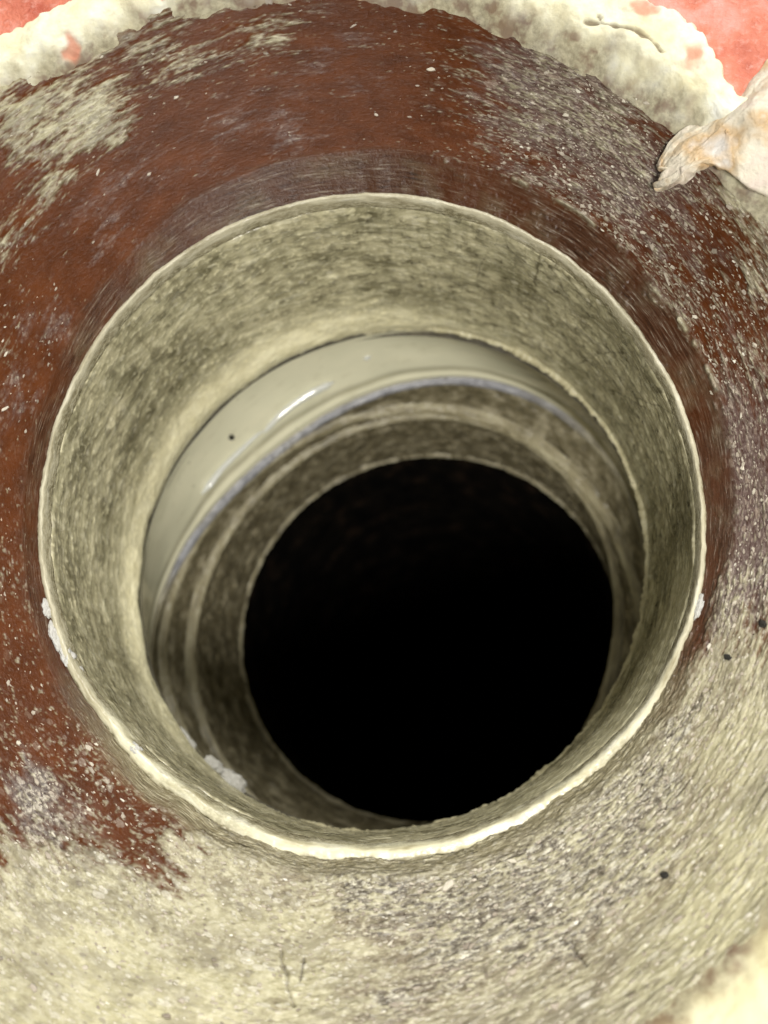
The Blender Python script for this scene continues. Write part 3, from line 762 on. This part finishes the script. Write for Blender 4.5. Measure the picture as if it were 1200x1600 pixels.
bore.displace(0.02 * bore.n(6, 5, 3))
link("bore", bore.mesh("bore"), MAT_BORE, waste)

# ---------------------------------------------------------------- water on the wet wall
def mat_water():
    m = M("whitened_water")
    return m.done((0.93, 0.94, 0.88), 0.10, None, Transmission_Weight=0.35, IOR=1.5, Coat_Weight=1.0, Coat_Roughness=0.10)  # whitish body colour paints the highlight into the bead
MAT_WATER = mat_water()
def on_wet(d, s):
    t = np.array(math.radians(d))
    r, z = float(wet_r(t, np.array(s))), float(wet_z(t, np.array(s)))
    e = 1e-3
    dr = float(wet_r(t, np.array(s + e))) - r
    dz = float(wet_z(t, np.array(s + e))) - z
    L = math.hypot(dr, dz)
    c, n_ = math.cos(math.radians(d)), math.sin(math.radians(d))
    nr, nz = dz / L, -dr / L                   # pointing to the axis / up
    return np.array((r * c, r * n_, z)), np.array((nr * c, nr * n_, nz)), np.array((dr / L * c, dr / L * n_, dz / L))
def trail(name, pts, label, cat, group=None):
    """a bead of water lying along the wall: pts = (degrees, s, half width, height)"""
    V = []
    k = 14
    pts = np.array(pts)
    u = np.linspace(0, len(pts) - 1, len(pts) * 8)
    col = [np.interp(u, np.arange(len(pts)), pts[:, j]) for j in range(4)]
    for d, s, w, h in zip(*col):
        p, n, b = on_wet(d, s)
        for j in range(k):
            q = 2 * math.pi * j / k
            hh = h * math.sin(q) if math.sin(q) > 0 else 0.25 * h * math.sin(q)
            V.append(p + n * (hh + 0.004) + b * (w * math.cos(q)))
    F = grid_faces(len(u), k, closed=False)
    F2 = []
    for i in range(len(u) - 1):
        F2.append((i * k + k - 1, (i + 1) * k + k - 1, (i + 1) * k, i * k))
    me = mesh_from(name, np.array(V), np.concatenate([F, np.array(F2)]))
    bm = bmesh.new()
    bm.from_mesh(me)
    bmesh.ops.holes_fill(bm, edges=bm.edges)
    bmesh.ops.recalc_face_normals(bm, faces=bm.faces)
    bm.to_mesh(me)
    bm.free()
    return tag(link(name, me, MAT_WATER), label, cat, group)
trail("water_streak", [(156, .66, .002, .002), (153, .655, .016, .024), (148, .645, .012, .018), (141, .655, .010, .018), (134, .66, .007, .010), (132, .66, .001, .001)],
      "thin clear water streak below the black speck on the cream pipe wall", "water")
trail("water_streak", [(133, .70, .001, .001), (131, .68, .012, .014), (127, .64, .015, .018), (121, .61, .016, .018), (115, .60, .018, .018), (111, .60, .016, .016), (109, .60, .002, .002)],
      "wider clear water streak on the cream pipe wall, nearer the single drop", "water")
trail("water_drop", [(100.2, .40, .001, .001), (99.8, .40, .009, .008), (99.2, .40, .012, .010), (98.5, .40, .010, .008), (98.1, .40, .001, .001)],
      "single small water drop high on the cream pipe wall", "water")

# ---------------------------------------------------------------- dark grit
MAT_GRIT = mat_plain("black_grit", [(0.3, (0.012, 0.012, 0.008)), (0.7, (0.035, 0.03, 0.02))], 3, 3, 0.5, 0.02)
def grit(p, n, size, seed, label):
    me = clump_mesh("grit_speck", p, np.cross(n, (0.3, 0.7, 0.1)), n, size, seed)
    return tag(link("grit_speck", me, MAT_GRIT), label, "grit", "black grit specks")
p, n, b = on_wet(139.8, 0.44)
grit(p + n * 0.004, n, (0.013, 0.011, 0.008), 1.0, "black grit speck stuck on the cream wet wall beside the water streak")
for (x, y), sz, lab in (((1.118, -0.361), 0.012, "black grit speck at the right edge on grey crusted collar"),
                        ((1.027, -0.445), 0.010, "black grit speck on grey crust, left of the one at the right edge"),
                        ((0.833, -1.01), 0.011, "black grit speck on pale crust low at the bottom right")):
    i = int(np.argmin((PgF[:, 0] - x) ** 2 + (PgF[:, 1] - y) ** 2))
    grit(PgF[i] + Ng.reshape(-1, 3)[i] * 0.003, Ng.reshape(-1, 3)[i], (sz, sz * 0.75, sz * 0.6), x * 9, lab)

# ---------------------------------------------------------------- torn skin of sealant
def mat_flap():
    m = M("pale_sealant_skin")
    n1 = m.noise(m.obj(14), 4, 0.6)
    n2 = m.noise(m.obj(70), 3, 0.6)
    n1 = m.noise(m.obj(7, 1.0), 3, 0.55)
    col = m.ramp(n1, [(0.3, (0.62, 0.50, 0.43)), (0.5, (0.66, 0.60, 0.47)), (0.62, (0.60, 0.43, 0.24)), (0.75, (0.66, 0.62, 0.56))])
    return m.done(col, 0.5, m.bump(n2, 0.012, 0.5))
nu, nv = 90, 60
u = np.linspace(0, 1, nu)[:, None]
v = np.linspace(-1, 1, nv)[None, :]
cx = 0.872 + 0.45 * u
cy = 0.915 + 0.075 * np.sin(u * 2.2) + 0.03 * u
half = (0.020 + 0.060 * np.sqrt(np.clip(u * 7, 0, 1)) + 0.17 * sstep(0.2, 0.9, u)) * (1 + 0.10 * np.sin(u * 11 + 1.0))
Px = cx + 0.05 * v * (u + 0.15) - 0.02 * v * v + 0.014 * fbm(u * 4, v * 1.5, 0.3, 3)
Py = cy + half * v + 0.010 * fbm(u * 5, v * 1.6, 2.3, 3)
fold = np.sin(v * 5.5 + 1.2 * np.sin(u * 3)) * 0.012 * sstep(0.02, 0.35, u)
Pz = 0.262 + 0.150 * np.clip(u * 1.9, 0, 1) ** 0.7 + fold - (0.03 + 0.05 * sstep(0.15, 0.6, u)) * v ** 2 + 0.010 * fbm(u * 7, v * 2.5, 4.0, 4)
Px, Py, Pz = np.broadcast_arrays(Px, Py, Pz)
fP = np.stack([Px, Py, Pz], -1)
flap = link("sealant_flap", mesh_from("sealant_flap", fP.reshape(-1, 3), grid_faces(nu, nv, closed=False)), mat_flap())
sm = flap.modifiers.new("thickness", 'SOLIDIFY')
sm.thickness = 0.03 * S
sm.offset = -1
sb = flap.modifiers.new("soften", 'SUBSURF')
sb.levels = sb.render_levels = 1
tag(flap, "torn curling flap of pale sealant peeling over the collar edge at upper right", "sealant")
